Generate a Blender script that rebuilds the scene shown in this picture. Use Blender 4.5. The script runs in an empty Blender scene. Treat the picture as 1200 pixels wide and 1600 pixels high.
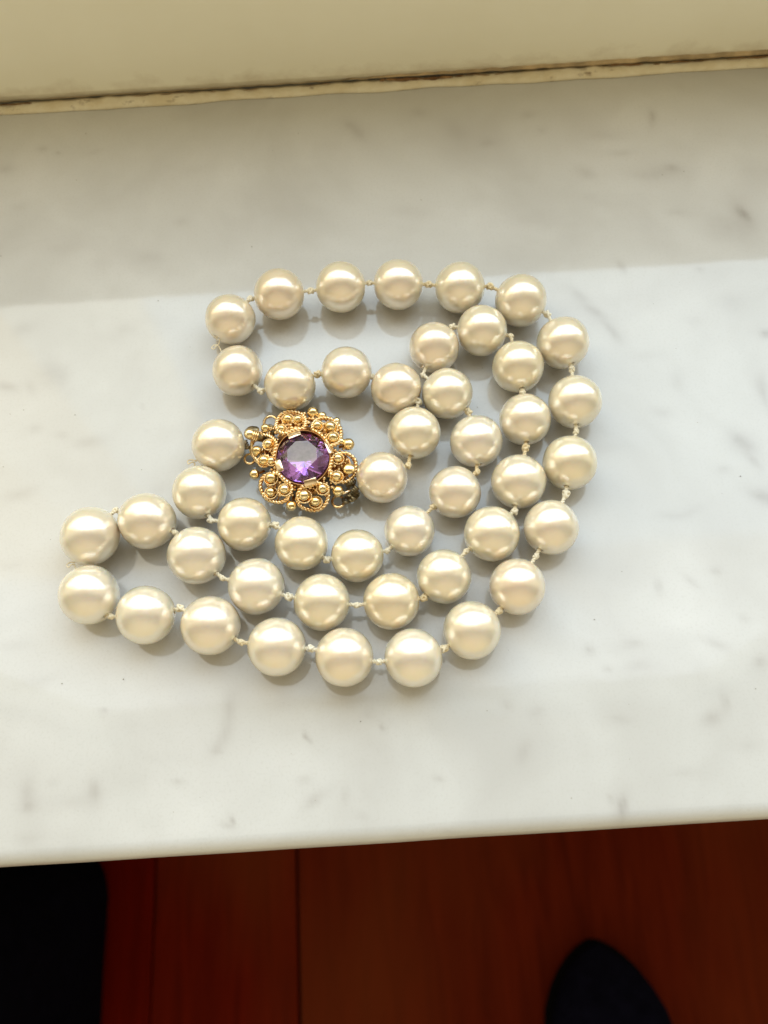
import bpy, math, random
import numpy as np
from mathutils import Vector, Matrix, noise
random.seed(7)
C = bpy.context.scene.collection
S = bpy.context.scene
R = math.radians
MM = 0.001

# ------------------------------------------------------------------ camera
CAM_H, TILT, ROLL, FPX = 0.117, R(21.0), R(-3.6), 1300.0     # FPX: focal length in pixels of the 1200 x 1600 photograph
cam_d = bpy.data.cameras.new('camera'); cam = bpy.data.objects.new('camera', cam_d); C.objects.link(cam)
cam_d.sensor_fit = 'VERTICAL'; cam_d.sensor_height = 32.0; cam_d.lens = 32.0*FPX/1600.0
cam_d.clip_start = 0.005; cam_d.clip_end = 50
CM = Matrix.Translation((0, 0, CAM_H)) @ Matrix.Rotation(TILT, 4, 'X') @ Matrix.Rotation(ROLL, 4, 'Z')
cam.matrix_world = CM
cam_d.dof.use_dof = True; cam_d.dof.focus_distance = 0.119; cam_d.dof.aperture_fstop = 26
S.camera = cam

# ------------------------------------------------------------------ light
S.view_settings.view_transform = 'Standard'; S.view_settings.look = 'None'
S.view_settings.exposure = 0.0; S.view_settings.gamma = 1.0
S.cycles.use_denoising = True
S.cycles.max_bounces = 12; S.cycles.transmission_bounces = 10
S.cycles.caustics_refractive = False; S.cycles.caustics_reflective = False
S.cycles.sample_clamp_indirect = 6
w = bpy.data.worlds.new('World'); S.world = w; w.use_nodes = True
bg = w.node_tree.nodes['Background']                       # stands in for the unseen warm room all round
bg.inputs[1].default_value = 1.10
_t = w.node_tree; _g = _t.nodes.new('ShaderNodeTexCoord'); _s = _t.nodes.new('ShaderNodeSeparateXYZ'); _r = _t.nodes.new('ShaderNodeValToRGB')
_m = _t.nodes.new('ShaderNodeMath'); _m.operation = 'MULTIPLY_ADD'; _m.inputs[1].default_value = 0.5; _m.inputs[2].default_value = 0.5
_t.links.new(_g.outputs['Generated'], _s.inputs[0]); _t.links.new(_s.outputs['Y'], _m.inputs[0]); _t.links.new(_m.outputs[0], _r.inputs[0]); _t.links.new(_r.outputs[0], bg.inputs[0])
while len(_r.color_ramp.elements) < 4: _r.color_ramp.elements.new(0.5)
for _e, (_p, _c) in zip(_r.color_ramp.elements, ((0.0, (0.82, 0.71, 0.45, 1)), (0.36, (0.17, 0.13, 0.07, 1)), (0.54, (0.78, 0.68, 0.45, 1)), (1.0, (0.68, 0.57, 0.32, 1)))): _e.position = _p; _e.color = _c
_r.color_ramp.interpolation = 'EASE'            # added dark band past the zenith for pearl reflections; bright end lights the board

WALL_Y = 0.1305     # front face of the painted board at the back of the sill
BOARD_H = 0.062
GLASS = 0.085       # the window itself stands this far back on the ledge
def area(name, x, y, z, sx, sz, col, L):
    d = bpy.data.lights.new(name, 'AREA'); d.shape = 'RECTANGLE'; d.size = sx; d.size_y = sz
    d.color = col; d.energy = L*math.pi*sx*sz
    o = bpy.data.objects.new(name, d); o.location = (x, y, z); o.rotation_euler = (R(-90), 0, 0)
    C.objects.link(o); return o
# area lamps stand in for daylight through the lower and upper window
_zc, _zh = 0.062+0.29, 0.58
area('window_daylight_low', 0.235, WALL_Y+GLASS+0.03, _zc, 0.69, _zh, (0.62, 0.81, 1.0), 3.1)
# left end of the window light: added warm strips, dimmer outwards
area('added_warm_daylight', -0.145, WALL_Y+GLASS+0.03, _zc, 0.07, _zh, (0.82, 0.88, 0.86), 2.9)
area('added_warm_daylight', -0.215, WALL_Y+GLASS+0.03, _zc, 0.07, _zh, (0.95, 0.90, 0.76), 2.5)
area('added_warm_daylight', -0.415, WALL_Y+GLASS+0.03, _zc, 0.33, _zh, (1.0, 0.86, 0.62), 2.0)
area('window_daylight_high', 0.0, WALL_Y+GLASS+0.03, 0.642+0.42, 1.16, 0.84, (0.80, 0.90, 1.0), 2.2)

# ------------------------------------------------------------------ helpers
def ray(px, py):
    v = Vector(((px-600)/FPX, -(py-800)/FPX, -1.0))
    return CM.to_3x3() @ v
def at(px, py, z=0.0):                    # photograph point -> place at height z
    d = ray(px, py); t = (z-CAM_H)/d.z
    return Vector((0, 0, CAM_H)) + d*t
def at_wall(px, py, y):
    d = ray(px, py); return Vector((0, 0, CAM_H)) + d*(y/d.y)
CMI = CM.inverted()
def depth(p): return -(CMI @ p).z

def tag(o, label=None, cat=None, group=None, kind=None):
    if label: o['label'] = label
    if cat: o['category'] = cat
    if group: o['group'] = group
    if kind: o['kind'] = kind
    return o
def empty(name, loc, parent=None):
    o = bpy.data.objects.new(name, None); C.objects.link(o); o.location = loc
    o.empty_display_size = 0.005
    if parent: o.parent = parent
    return o
class MB:
    def __init__(s): s.v = []; s.f = []; s.m = []
    def add(s, vs, fs, mi=0):
        n = len(s.v); s.v += [tuple(v) for v in vs]; s.f += [tuple(i+n for i in f) for f in fs]; s.m += [mi]*len(fs)
    def box(s, a, b):
        (x0, y0, z0), (x1, y1, z1) = a, b
        s.add([(x0,y0,z0),(x1,y0,z0),(x1,y1,z0),(x0,y1,z0),(x0,y0,z1),(x1,y0,z1),(x1,y1,z1),(x0,y1,z1)],
              [(0,3,2,1),(4,5,6,7),(0,1,5,4),(1,2,6,5),(2,3,7,6),(3,0,4,7)])
    def ball(s, c, r, nu=20, nv=12, sq=(1,1,1), jit=0.0, axis=None):
        q = Vector((0,0,1)).rotation_difference(Vector(axis)) if axis is not None else None
        vs = []
        for j in range(nv+1):
            t = math.pi*j/nv
            for i in range(nu):
                a = 2*math.pi*i/nu
                d = Vector((math.sin(t)*math.cos(a)*sq[0], math.sin(t)*math.sin(a)*sq[1], math.cos(t)*sq[2]))
                if jit: d *= 1+jit*noise.noise(Vector(d)*1.7+Vector(c)*900)
                if q: d = q @ d
                vs.append(Vector(c)+d*r)
        fs = [(j*nu+i, (j+1)*nu+i, (j+1)*nu+(i+1)%nu, j*nu+(i+1)%nu) for j in range(nv) for i in range(nu)]
        s.add(vs, fs)
    def tube(s, pts, r, n=8, closed=False, caps=True, radii=None):
        pts = [Vector(p) for p in pts]; m = len(pts)
        tang = []
        for i in range(m):
            a = pts[(i-1) % m] if (closed or i > 0) else pts[i]
            b = pts[(i+1) % m] if (closed or i < m-1) else pts[i]
            t = (b-a); tang.append(t.normalized() if t.length > 0 else Vector((0,0,1)))
        nrm = tang[0].orthogonal().normalized(); vs = []
        for i in range(m):
            nrm = (nrm - tang[i]*nrm.dot(tang[i]))
            nrm = nrm.normalized() if nrm.length > 1e-9 else tang[i].orthogonal().normalized()
            bi = tang[i].cross(nrm); rr = radii[i] if radii else r
            for k in range(n):
                a = 2*math.pi*k/n; vs.append(pts[i]+(nrm*math.cos(a)+bi*math.sin(a))*rr)
        fs = [(i*n+k, i*n+(k+1) % n, ((i+1) % m)*n+(k+1) % n, ((i+1) % m)*n+k) for i in range(m if closed else m-1) for k in range(n)]
        if not closed and caps: fs += [tuple(range(n))[::-1], tuple((m-1)*n+k for k in range(n))]
        s.add(vs, fs)
    def twist(s, pts, R_, r, pitch, closed=False, ply=2, n=6, step=None):
        # ply strands wound round a path
        pts = resample(pts, step or pitch/8, closed); m = len(pts)
        L = sum((pts[(i+1) % m]-pts[i]).length for i in range(m if closed else m-1))
        turns = max(1, round(L/pitch)) if closed else L/pitch
        fr = frames(pts, closed)
        for p in range(ply):
            q = []
            for i in range(m):
                a = 2*math.pi*(turns*i/(m if closed else m-1)+p/ply)
                q.append(pts[i]+(fr[i][0]*math.cos(a)+fr[i][1]*math.sin(a))*R_)
            s.tube(q, r, n, closed)
    def build(s, name, mat, parent=None, smooth=True, bevel=0.0, seg=2):
        me = bpy.data.meshes.new(name); me.from_pydata([tuple(v) for v in s.v], [], s.f)
        for m in (mat if isinstance(mat, (list, tuple)) else [mat]): me.materials.append(m)
        me.polygons.foreach_set('material_index', s.m)
        me.polygons.foreach_set('use_smooth', [smooth]*len(s.f)); me.update()
        o = bpy.data.objects.new(name, me); C.objects.link(o)
        if parent: o.parent = parent
        if bevel:
            b = o.modifiers.new('bevel', 'BEVEL'); b.width = bevel; b.segments = seg; b.limit_method = 'ANGLE'
            b.harden_normals = False
        return o
def resample(pts, step, closed=False):
    pts = [Vector(p) for p in pts]
    if closed: pts = pts+[pts[0]]
    L = [0]
    for i in range(len(pts)-1): L.append(L[-1]+(pts[i+1]-pts[i]).length)
    n = max(2, int(L[-1]/step)); out = []; j = 0
    for k in range(n if closed else n+1):
        t = L[-1]*k/n
        while j < len(L)-2 and L[j+1] < t: j += 1
        u = (t-L[j])/max(1e-12, L[j+1]-L[j]); out.append(pts[j].lerp(pts[j+1], min(1, u)))
    return out
def frames(pts, closed):
    m = len(pts); fr = []; nrm = None
    for i in range(m):
        a = pts[(i-1) % m] if (closed or i > 0) else pts[i]; b = pts[(i+1) % m] if (closed or i < m-1) else pts[i]
        t = (b-a).normalized()
        ref = Vector((0,0,1)) if abs(t.z) < 0.95 else Vector((1,0,0))
        x = t.cross(ref).normalized(); fr.append((x, t.cross(x)))
    return fr
def spline(ctrl, per=10, closed=False):
    c = [Vector(p) for p in ctrl]; n = len(c); out = []
    def g(i): return c[i % n] if closed else c[max(0, min(n-1, i))]
    for i in range(n if closed else n-1):
        for k in range(per):
            t = k/per; p0, p1, p2, p3 = g(i-1), g(i), g(i+1), g(i+2)
            out.append(0.5*((2*p1)+(p2-p0)*t+(2*p0-5*p1+4*p2-p3)*t*t+(3*p1-p0-3*p2+p3)*t**3))
    if not closed: out.append(c[-1])
    return out

# ------------------------------------------------------------------ materials
class N:
    def __init__(s, name):
        s.mat = bpy.data.materials.new(name); s.mat.use_nodes = True; s.t = s.mat.node_tree
        s.p = s.t.nodes['Principled BSDF']; s.out = s.t.nodes['Material Output']
        s.co = s.t.nodes.new('ShaderNodeTexCoord').outputs['Object']
    def set(s, **k):
        for a, b in k.items(): s.p.inputs[a.replace('_', ' ')].default_value = b
        return s
    def node(s, ty, **k):
        n = s.t.nodes.new(ty)
        for a, b in k.items(): setattr(n, a, b)
        return n
    def link(s, a, b): s.t.links.new(a, b); return b
    def noise(s, scale, detail=3, rough=0.5, vec=None, dist=0.0, dim=None):
        n = s.node('ShaderNodeTexNoise'); n.inputs['Scale'].default_value = scale; n.inputs['Detail'].default_value = detail
        n.inputs['Roughness'].default_value = rough; n.inputs['Distortion'].default_value = dist
        s.link(vec or s.co, n.inputs['Vector']); return n.outputs['Fac']
    def ramp(s, fac, stops):
        r = s.node('ShaderNodeValToRGB'); e = r.color_ramp.elements
        while len(e) < len(stops): e.new(0.5)
        for el, (p, c) in zip(e, stops): el.position = p; el.color = (*c, 1) if len(c) == 3 else c
        s.link(fac, r.inputs[0]); return r.outputs[0]
    def mix(s, a, b, fac):
        m = s.node('ShaderNodeMix', data_type='RGBA')
        for i, v in ((6, a), (7, b), (0, fac)):
            if isinstance(v, (tuple, float, int)): m.inputs[i].default_value = ((*v, 1) if isinstance(v, tuple) else v)
            else: s.link(v, m.inputs[i])
        return m.outputs[2]
    def math(s, op, a, b=0.5, clamp=False):
        m = s.node('ShaderNodeMath', operation=op, use_clamp=clamp)
        for i, v in ((0, a), (1, b)):
            if isinstance(v, (float, int)): m.inputs[i].default_value = v
            else: s.link(v, m.inputs[i])
        return m.outputs[0]
    def mapped(s, scale=(1,1,1), loc=(0,0,0)):
        m = s.node('ShaderNodeMapping'); m.inputs['Scale'].default_value = scale; m.inputs['Location'].default_value = loc
        s.link(s.co, m.inputs[0]); return m.outputs[0]
    def bump(s, h, strength, dist):
        b = s.node('ShaderNodeBump'); b.inputs['Strength'].default_value = strength; b.inputs['Distance'].default_value = dist
        s.link(h, b.inputs['Height']); s.link(b.outputs[0], s.p.inputs['Normal']); return b

def mat_marble():
    n = N('polished_marble')
    n.set(Roughness=0.09, IOR=1.55)
    n.p.inputs['Subsurface Weight'].default_value = 0.15
    n.p.inputs['Subsurface Radius'].default_value = (0.0022, 0.002, 0.0018); n.p.inputs['Subsurface Scale'].default_value = 1.0
    cloud = n.noise(28, 4, 0.55, dist=0.6)
    base = n.ramp(cloud, [(0.30, (0.57, 0.565, 0.555)), (0.5, (0.64, 0.64, 0.635)), (0.72, (0.70, 0.70, 0.70))])
    veil = n.noise(70, 5, 0.6, n.mapped((1, 0.55, 1), (3, 1, 0)), 1.2)
    vf = n.ramp(veil, [(0.60, (0, 0, 0)), (0.78, (1, 1, 1))])
    base = n.mix(base, (0.50, 0.49, 0.48), n.math('MULTIPLY', vf, 0.12))
    at_ = n.node('ShaderNodeAttribute', attribute_name='vein')
    fine = n.noise(900, 3, 0.6)
    k = n.math('MULTIPLY', at_.outputs['Fac'], n.math('ADD', n.math('MULTIPLY', fine, 0.6), 0.6), True)
    base = n.mix(base, (0.27, 0.235, 0.22), n.math('MULTIPLY', k, 0.85))
    grain = n.noise(2600, 2, 0.5)
    base = n.mix(base, (0.50, 0.49, 0.47), n.math('MULTIPLY', n.ramp(grain, [(0.5, (0, 0, 0)), (0.75, (1, 1, 1))]), 0.22))
    soft = n.ramp(n.noise(55, 3, 0.5, n.mapped((1, 1, 1), (7, 3, 0)), 0.4), [(0.46, (0, 0, 0)), (0.72, (1, 1, 1))])
    base = n.mix(base, (0.47, 0.455, 0.445), n.math('MULTIPLY', soft, 0.30))
    n.link(base, n.p.inputs['Base Color'])
    rr = n.ramp(n.noise(45, 4, 0.6), [(0.3, (0.035,)*3), (0.7, (0.075,)*3)]); n.link(rr, n.p.inputs['Roughness'])
    n.bump(n.noise(160, 2, 0.5), 0.02, 0.0005)
    return n.mat
def mat_paint():
    n = N('cream_gloss_paint'); n.set(Roughness=0.35, IOR=1.5)
    c = n.ramp(n.noise(30, 4, 0.6), [(0.3, (0.84, 0.80, 0.65)), (0.7, (0.88, 0.845, 0.70))])
    sep = n.node('ShaderNodeSeparateXYZ'); n.link(n.co, sep.inputs[0])
    # brown grime creeping a few millimetres up from the joint
    gz = n.math('MULTIPLY', n.noise(140, 4, 0.65, n.mapped((1, 1, 1.6))), 0.0105)
    g = n.node('ShaderNodeMapRange'); n.link(n.math('SUBTRACT', gz, sep.outputs['Z']), g.inputs[0])
    g.inputs[1].default_value = 0.0005; g.inputs[2].default_value = 0.0042
    c = n.mix(c, (0.36, 0.24, 0.12), n.math('MULTIPLY', g.outputs[0], 0.35))
    n.link(c, n.p.inputs['Base Color'])
    n.bump(n.noise(260, 3, 0.6, n.mapped((0.25, 1, 1))), 0.25, 0.0004)
    return n.mat
def mat_caulk():
    n = N('old_cream_sealant'); n.set(Roughness=0.55)
    c = n.ramp(n.noise(220, 5, 0.65), [(0.35, (0.74, 0.64, 0.44)), (0.65, (0.84, 0.77, 0.60))])
    d = n.ramp(n.noise(420, 4, 0.7, n.mapped((0.5, 1, 1), (4, 2, 1))), [(0.60, (0, 0, 0)), (0.72, (1, 1, 1))])
    c = n.mix(c, (0.16, 0.08, 0.03), n.math('MULTIPLY', d, 0.8))
    n.link(c, n.p.inputs['Base Color']); n.bump(n.noise(900, 3, 0.6), 0.5, 0.0004)
    return n.mat
def mat_grime():
    n = N('dark_brown_grime'); n.set(Roughness=0.9)
    n.link(n.ramp(n.noise(500, 3), [(0.35, (0.13, 0.06, 0.02)), (0.7, (0.36, 0.21, 0.09))]), n.p.inputs['Base Color'])
    return n.mat
def mat_pearl():
    n = N('pearl_nacre')
    info = n.node('ShaderNodeObjectInfo')
    rnd = info.outputs['Random']
    body = n.ramp(rnd, [(0.0, (0.92, 0.83, 0.62)), (0.2, (0.96, 0.91, 0.78)), (0.4, (0.95, 0.85, 0.71)), (0.6, (0.97, 0.93, 0.83)), (0.8, (0.94, 0.88, 0.70)), (1.0, (0.97, 0.92, 0.83))])
    off = n.node('ShaderNodeVectorMath', operation='ADD'); n.link(n.co, off.inputs[0])
    cmb = n.node('ShaderNodeCombineXYZ'); n.link(n.math('MULTIPLY', rnd, 3.0), cmb.inputs[0]); n.link(n.math('MULTIPLY', rnd, 17.0), cmb.inputs[1])
    n.link(cmb.outputs[0], off.inputs[1]); vec = off.outputs[0]
    patch = n.ramp(n.noise(260, 3, 0.5, vec), [(0.35, (0, 0, 0)), (0.7, (1, 1, 1))])
    body = n.mix(body, (0.94, 0.78, 0.68), n.math('MULTIPLY', patch, 0.30))
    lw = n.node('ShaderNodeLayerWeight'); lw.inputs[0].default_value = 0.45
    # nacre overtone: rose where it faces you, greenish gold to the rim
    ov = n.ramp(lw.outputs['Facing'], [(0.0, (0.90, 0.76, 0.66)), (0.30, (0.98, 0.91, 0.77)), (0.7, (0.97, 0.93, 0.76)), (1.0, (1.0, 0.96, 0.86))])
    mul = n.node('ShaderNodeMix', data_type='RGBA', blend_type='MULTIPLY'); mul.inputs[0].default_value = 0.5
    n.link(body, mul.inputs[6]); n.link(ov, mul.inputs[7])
    n.link(mul.outputs[2], n.p.inputs['Base Color'])
    n.set(Metallic=0.33, IOR=1.68)
    n.p.inputs['Subsurface Weight'].default_value = 0.5
    n.p.inputs['Subsurface Radius'].default_value = (0.0018, 0.0014, 0.0009); n.p.inputs['Subsurface Scale'].default_value = 1.0
    n.link(n.ramp(n.noise(420, 3, 0.5, vec), [(0.3, (0.16,)*3), (0.7, (0.24,)*3)]), n.p.inputs['Roughness'])
    n.p.inputs['Coat Weight'].default_value = 1.0; n.p.inputs['Coat IOR'].default_value = 2.15; n.p.inputs['Coat Roughness'].default_value = 0.048
    b1 = n.bump(n.noise(330, 2, 0.5, vec), 0.06, 0.0005)
    pits = n.node('ShaderNodeTexVoronoi', feature='F1'); pits.inputs['Scale'].default_value = 520; n.link(vec, pits.inputs['Vector'])
    hole = n.ramp(pits.outputs['Distance'], [(0.0, (0, 0, 0)), (0.07, (1, 1, 1))])
    sel = n.ramp(n.noise(240, 1, 0.5, vec), [(0.57, (1, 1, 1)), (0.61, (0, 0, 0))])
    mx = n.math('MAXIMUM', hole, sel)
    b2 = n.node('ShaderNodeBump'); b2.inputs['Strength'].default_value = 0.5; b2.inputs['Distance'].default_value = 0.0002
    n.link(mx, b2.inputs['Height']); n.link(b2.outputs[0], b1.inputs['Normal'])
    n.link(b1.outputs[0], n.p.inputs['Coat Normal'])
    return n.mat
def mat_gold(name='worn_rose_gold', col=(0.92, 0.62, 0.29), col2=(1.0, 0.80, 0.50), rough=(0.07, 0.20)):
    n = N(name); n.set(Metallic=1.0)
    n.link(n.ramp(n.noise(650, 3, 0.5), [(0.35, col), (0.65, col2)]), n.p.inputs['Base Color'])
    n.link(n.ramp(n.noise(1200, 3, 0.6), [(0.35, (rough[0],)*3), (0.7, (rough[1],)*3)]), n.p.inputs['Roughness'])
    n.bump(n.noise(2200, 3, 0.6), 0.25, 0.00008)
    return n.mat
def mat_gem():
    n = N('amethyst'); n.set(Base_Color=(0.58, 0.27, 0.95, 1), Roughness=0.0, IOR=1.55)
    n.p.inputs['Transmission Weight'].default_value = 1.0
    return n.mat
def mat_gem_table():
    n = N('amethyst_table_grey_sheen'); n.set(Base_Color=(0.58, 0.27, 0.95, 1), Roughness=0.06, IOR=1.55)
    n.p.inputs['Transmission Weight'].default_value = 1.0
    d = n.node('ShaderNodeBsdfPrincipled'); d.inputs['Base Color'].default_value = (0.44, 0.385, 0.36, 1); d.inputs['Roughness'].default_value = 0.4  # grey overhead reflection on the table, put in as a diffuse colour
    m = n.node('ShaderNodeMixShader'); s = n.ramp(n.noise(700, 4, 0.6), [(0.3, (0.40,)*3), (0.7, (0.68,)*3)])
    n.link(s, m.inputs[0]); n.link(n.p.outputs[0], m.inputs[1]); n.link(d.outputs[0], m.inputs[2]); n.link(m.outputs[0], n.out.inputs[0])
    return n.mat
def mat_silk():
    n = N('cream_silk_thread'); n.set(Roughness=0.7)
    info = n.node('ShaderNodeObjectInfo')
    n.link(n.ramp(info.outputs['Random'], [(0.0, (0.86, 0.70, 0.42)), (0.4, (0.92, 0.82, 0.60)), (1.0, (0.96, 0.90, 0.74))]), n.p.inputs['Base Color'])
    n.p.inputs['Sheen Weight'].default_value = 0.4
    return n.mat
def mat_wood(i):
    n = N('red_brown_floorboard'); n.set(Roughness=0.5); n.p.inputs['Specular IOR Level'].default_value = 0.03
    v = n.mapped((9, 0.8, 1), (i*3.1, i*1.7, 0))
    g = n.noise(6, 6, 0.6, v, 1.5)
    tint = [(0.16, 0.010, 0.002), (0.15, 0.016, 0.004), (0.17, 0.022, 0.006), (0.17, 0.007, 0.001)][i % 4]
    dark = tuple(c*0.6 for c in tint)
    c = n.ramp(g, [(0.3, dark), (0.7, tint)])
    c = n.mix(c, (0.17, 0.036, 0.010), n.math('MULTIPLY', n.ramp(n.noise(3.5, 3, 0.5, n.mapped((1, 0.6, 1), (i*5, 2, 0))), [(0.45, (0, 0, 0)), (0.7, (1, 1, 1))]), 0.7))
    n.link(c, n.p.inputs['Base Color']); n.bump(g, 0.15, 0.001)
    return n.mat
def mat_plain(name, col, rough=0.7, var=0.3, scale=40, bump=0.0, spec=0.5):
    n = N(name); n.set(Roughness=rough); n.p.inputs['Specular IOR Level'].default_value = spec
    n.link(n.ramp(n.noise(scale, 4, 0.6), [(0.3, tuple(c*(1-var) for c in col)), (0.7, tuple(min(1, c*(1+var)) for c in col))]), n.p.inputs['Base Color'])
    if bump: n.bump(n.noise(scale*8, 3, 0.6), bump, 0.001)
    return n.mat
M = dict(marble=mat_marble(), paint=mat_paint(), caulk=mat_caulk(), grime=mat_grime(), pearl=mat_pearl(), gold=mat_gold(),
         gold_y=mat_gold('bright_yellow_gold', (0.98, 0.74, 0.36), (1.0, 0.84, 0.52), (0.08, 0.22)),
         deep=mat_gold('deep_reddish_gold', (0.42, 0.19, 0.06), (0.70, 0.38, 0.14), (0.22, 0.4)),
         gold_w=mat_gold('pale_polished_gold', (0.94, 0.72, 0.48), (0.97, 0.80, 0.60), (0.06, 0.14)),
         old=mat_gold('tarnished_gilt_metal', (0.10, 0.085, 0.05), (0.42, 0.33, 0.19), (0.25, 0.5)),
         gem=mat_gem(), table=mat_gem_table(), silk=mat_silk(),
         plaster=mat_plain('warm_white_plaster', (0.6, 0.56, 0.5), 0.85, 0.05, 20, 0.2),
         navy=mat_plain('dark_navy_felt', (0.005, 0.005, 0.014), 0.95, 0.35, 60, 0.4, 0.03),
         black=mat_plain('black_cloth', (0.003, 0.003, 0.008), 0.95, 0.35, 60, 0.4, 0.03),
         sole=mat_plain('black_rubber', (0.003, 0.003, 0.004), 0.8, 0.2, 60, 0, 0.05))

# ------------------------------------------------------------------ marble sill
EDGE_Y = at(600, 1318, 0).y
def sill():
    th, rr = 0.022, 0.0022
    xs = list(np.concatenate([np.linspace(-0.75, -0.08, 12)[:-1], np.linspace(-0.08, 0.08, 260), np.linspace(0.08, 0.75, 12)[1:]]))
    prof = [(WALL_Y+0.03, 0.0)]+[(y, 0.0) for y in np.linspace(WALL_Y+0.004, EDGE_Y+rr, 225)]
    for k in range(1, 9):
        a = math.pi/2*k/8; prof.append((EDGE_Y+rr-rr*math.sin(a), -rr+rr*math.cos(a)))
    for k in range(0, 9):
        a = math.pi/2*k/8; prof.append((EDGE_Y+0.0012-0.0012*math.cos(a), -th+0.0012-0.0012*math.sin(a)))
    prof.append((WALL_Y+0.03, -th))
    P = len(prof); vs = []
    for x in xs:
        for (y, z) in prof:
            w_ = 0.00012*noise.noise(Vector((x*60, 0, 3))) if y < EDGE_Y+0.004 else 0.0
            vs.append((x, y+w_, z))
    fs = [(i*P+j, (i+1)*P+j, (i+1)*P+(j+1) % P, i*P+(j+1) % P) for i in range(len(xs)-1) for j in range(P)]
    fs += [tuple(range(P)), tuple((len(xs)-1)*P+j for j in range(P))[::-1]]
    mb = MB(); mb.add(vs, fs); o = mb.build('window_sill', M['marble'])
    # grey flecks and short veins of the stone: (x, y, half length, half width, angle, strength) in photo pixels
    spots = [(1160,332,15,5,78,.9),(1140,355,42,30,20,.28),(1020,270,38,13,5,.28),(1047,262,8,6,0,.4),(915,270,15,8,30,.3),(970,240,20,6,0,.25),
      (945,210,22,10,0,.22),(970,418,10,5,70,.4),(1092,420,5,4,0,.35),(830,340,34,12,0,.14),(905,462,14,7,40,.30),(928,488,20,6,50,.45),(950,518,18,5,52,.42),
      (1195,520,10,8,0,.6),(1195,610,24,7,80,.4),(1060,595,18,9,80,.16),(1035,645,15,8,0,.22),(1150,475,22,13,-30,.22),
      (1158,690,18,8,35,.55),(1174,715,16,6,60,.4),(1198,778,22,11,15,.6),(1130,732,7,5,0,.3),(1060,800,34,5,-8,.25),(1118,890,6,5,0,.4),
      (1033,915,12,4,85,.35),(1078,903,12,5,50,.28),(990,1008,18,6,0,.35),(922,1015,7,5,0,.45),(1120,1003,20,6,10,.3),(1190,1033,9,7,0,.4),
      (1165,967,8,6,0,.25),(950,1043,5,4,0,.35),(1002,1040,17,8,0,.3),(700,1040,10,5,0,.2),
      (790,1100,6,6,0,.3),(1113,1120,17,10,-35,.42),(1131,1098,8,3,80,.45),(822,1183,18,9,-60,.35),(973,1262,15,6,-72,.75),(955,1250,4,4,0,.4),
      (1072,1210,15,5,0,.2),(685,1218,6,4,0,.35),(835,1108,13,6,0,.22),(965,1124,13,4,0,.22),(1170,1160,20,8,0,.14),(1085,1290,9,3,0,.3),
      (359,1102,22,9,-65,.30),(345,1150,26,8,-70,.30),(339,1172,9,5,0,.28),(50,1240,22,11,85,.40),(48,1262,11,6,0,.35),(145,1240,12,8,80,.5),
      (85,1225,7,4,0,.25),(112,1251,20,7,0,.18),(161,1111,4,3,0,.55),(45,1308,22,7,0,.22),(282,1222,7,3,0,.35),(475,1220,9,5,0,.28),
      (494,1248,15,7,-40,.38),(537,1243,11,4,-75,.3),(440,1100,16,13,0,.14),(598,1137,4,3,80,.5),(575,1115,7,4,0,.2),(210,1140,28,14,0,.13),
      (560,1280,12,5,0,.18),(480,1152,4.5,1.6,60,1.6),(65,232,7,5,0,.3),(90,240,4,3,0,.35),(12,262,13,6,0,.3),(82,585,30,15,60,.36),(12,605,14,9,0,.4),
      (50,602,15,8,70,.22),(33,515,13,9,0,.28),(30,322,11,8,0,.16),(100,385,27,12,0,.2),(280,347,9,7,0,.22),(160,410,17,13,0,.16),
      (240,405,17,8,0,.22),(58,670,9,7,0,.28),(95,680,9,5,0,.22),(137,690,20,9,-10,.32),(195,515,12,9,0,.16),(222,635,1.8,1.5,0,1.2),(230,672,1.4,1.2,0,.8),
      (712,205,18,14,60,.2),(1020,182,14,5,-75,.45),(758,223,14,7,-20,.28),(825,178,14,8,0,.3),(847,205,6,5,0,.2),(555,206,18,9,50,.35),(540,195,9,6,0,.2),
      (655,176,10,8,0,.25),(300,265,30,14,0,.12),(470,330,40,20,0,.1),(640,330,30,12,0,.14),(150,235,8,4,0,.2),(250,760,20,8,0,.14),(30,770,26,9,-15,.25),
      (60,1060,26,7,-8,.15),(1060,330,12,5,0,.2),(1080,500,14,7,0,.12),(400,545,24,12,0,.08),(575,500,20,8,0,.1),(362,1285,6,2.5,70,.7),(352,1292,6,3,20,.4),
      (20,1010,20,9,0,.14),(1010,560,18,8,0,.12),(700,1300,10,3,0,.2),(240,1180,30,8,10,.1),(15,880,20,9,0,.14),(950,700,28,8,0,.1)]
    V = np.array([v[:2] for v in vs]); top = np.array([v[2] for v in vs]) > -0.003; val = np.zeros(len(V))
    wob = np.array([[noise.noise(Vector((x*170, y*170, 1))), noise.noise(Vector((x*170, y*170, 9)))] for x, y in V])*0.0011
    for (px, py, a, b, ang, st) in spots:
        c = at(px, py, 0); sc = depth(c)/FPX
        d = V+wob*min(1, a/12)-np.array([c.x, c.y]); t = R(-ang)+ROLL*0
        u = (d[:, 0]*math.cos(t)+d[:, 1]*math.sin(t))/(a*sc); vv = (-d[:, 0]*math.sin(t)+d[:, 1]*math.cos(t))/(b*sc)
        q2 = u*u+vv*vv; val += st*(0.75*np.exp(-q2*1.0)+0.30*np.exp(-q2*0.22))
    # more of the same beyond the part of the stone seen here
    for k in range(240):
        x, y = random.uniform(-0.7, 0.7), random.uniform(0, WALL_Y)
        if abs(x) < 0.082: continue
        d = V-np.array([x, y]); s_ = random.uniform(0.0008, 0.003); val += 0.4*np.exp(-(d**2).sum(1)/(s_*s_))
    val = np.clip(val, 0, 1)*top
    at_ = o.data.attributes.new('vein', 'FLOAT', 'POINT'); at_.data.foreach_set('value', val.astype(np.float32))
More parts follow.
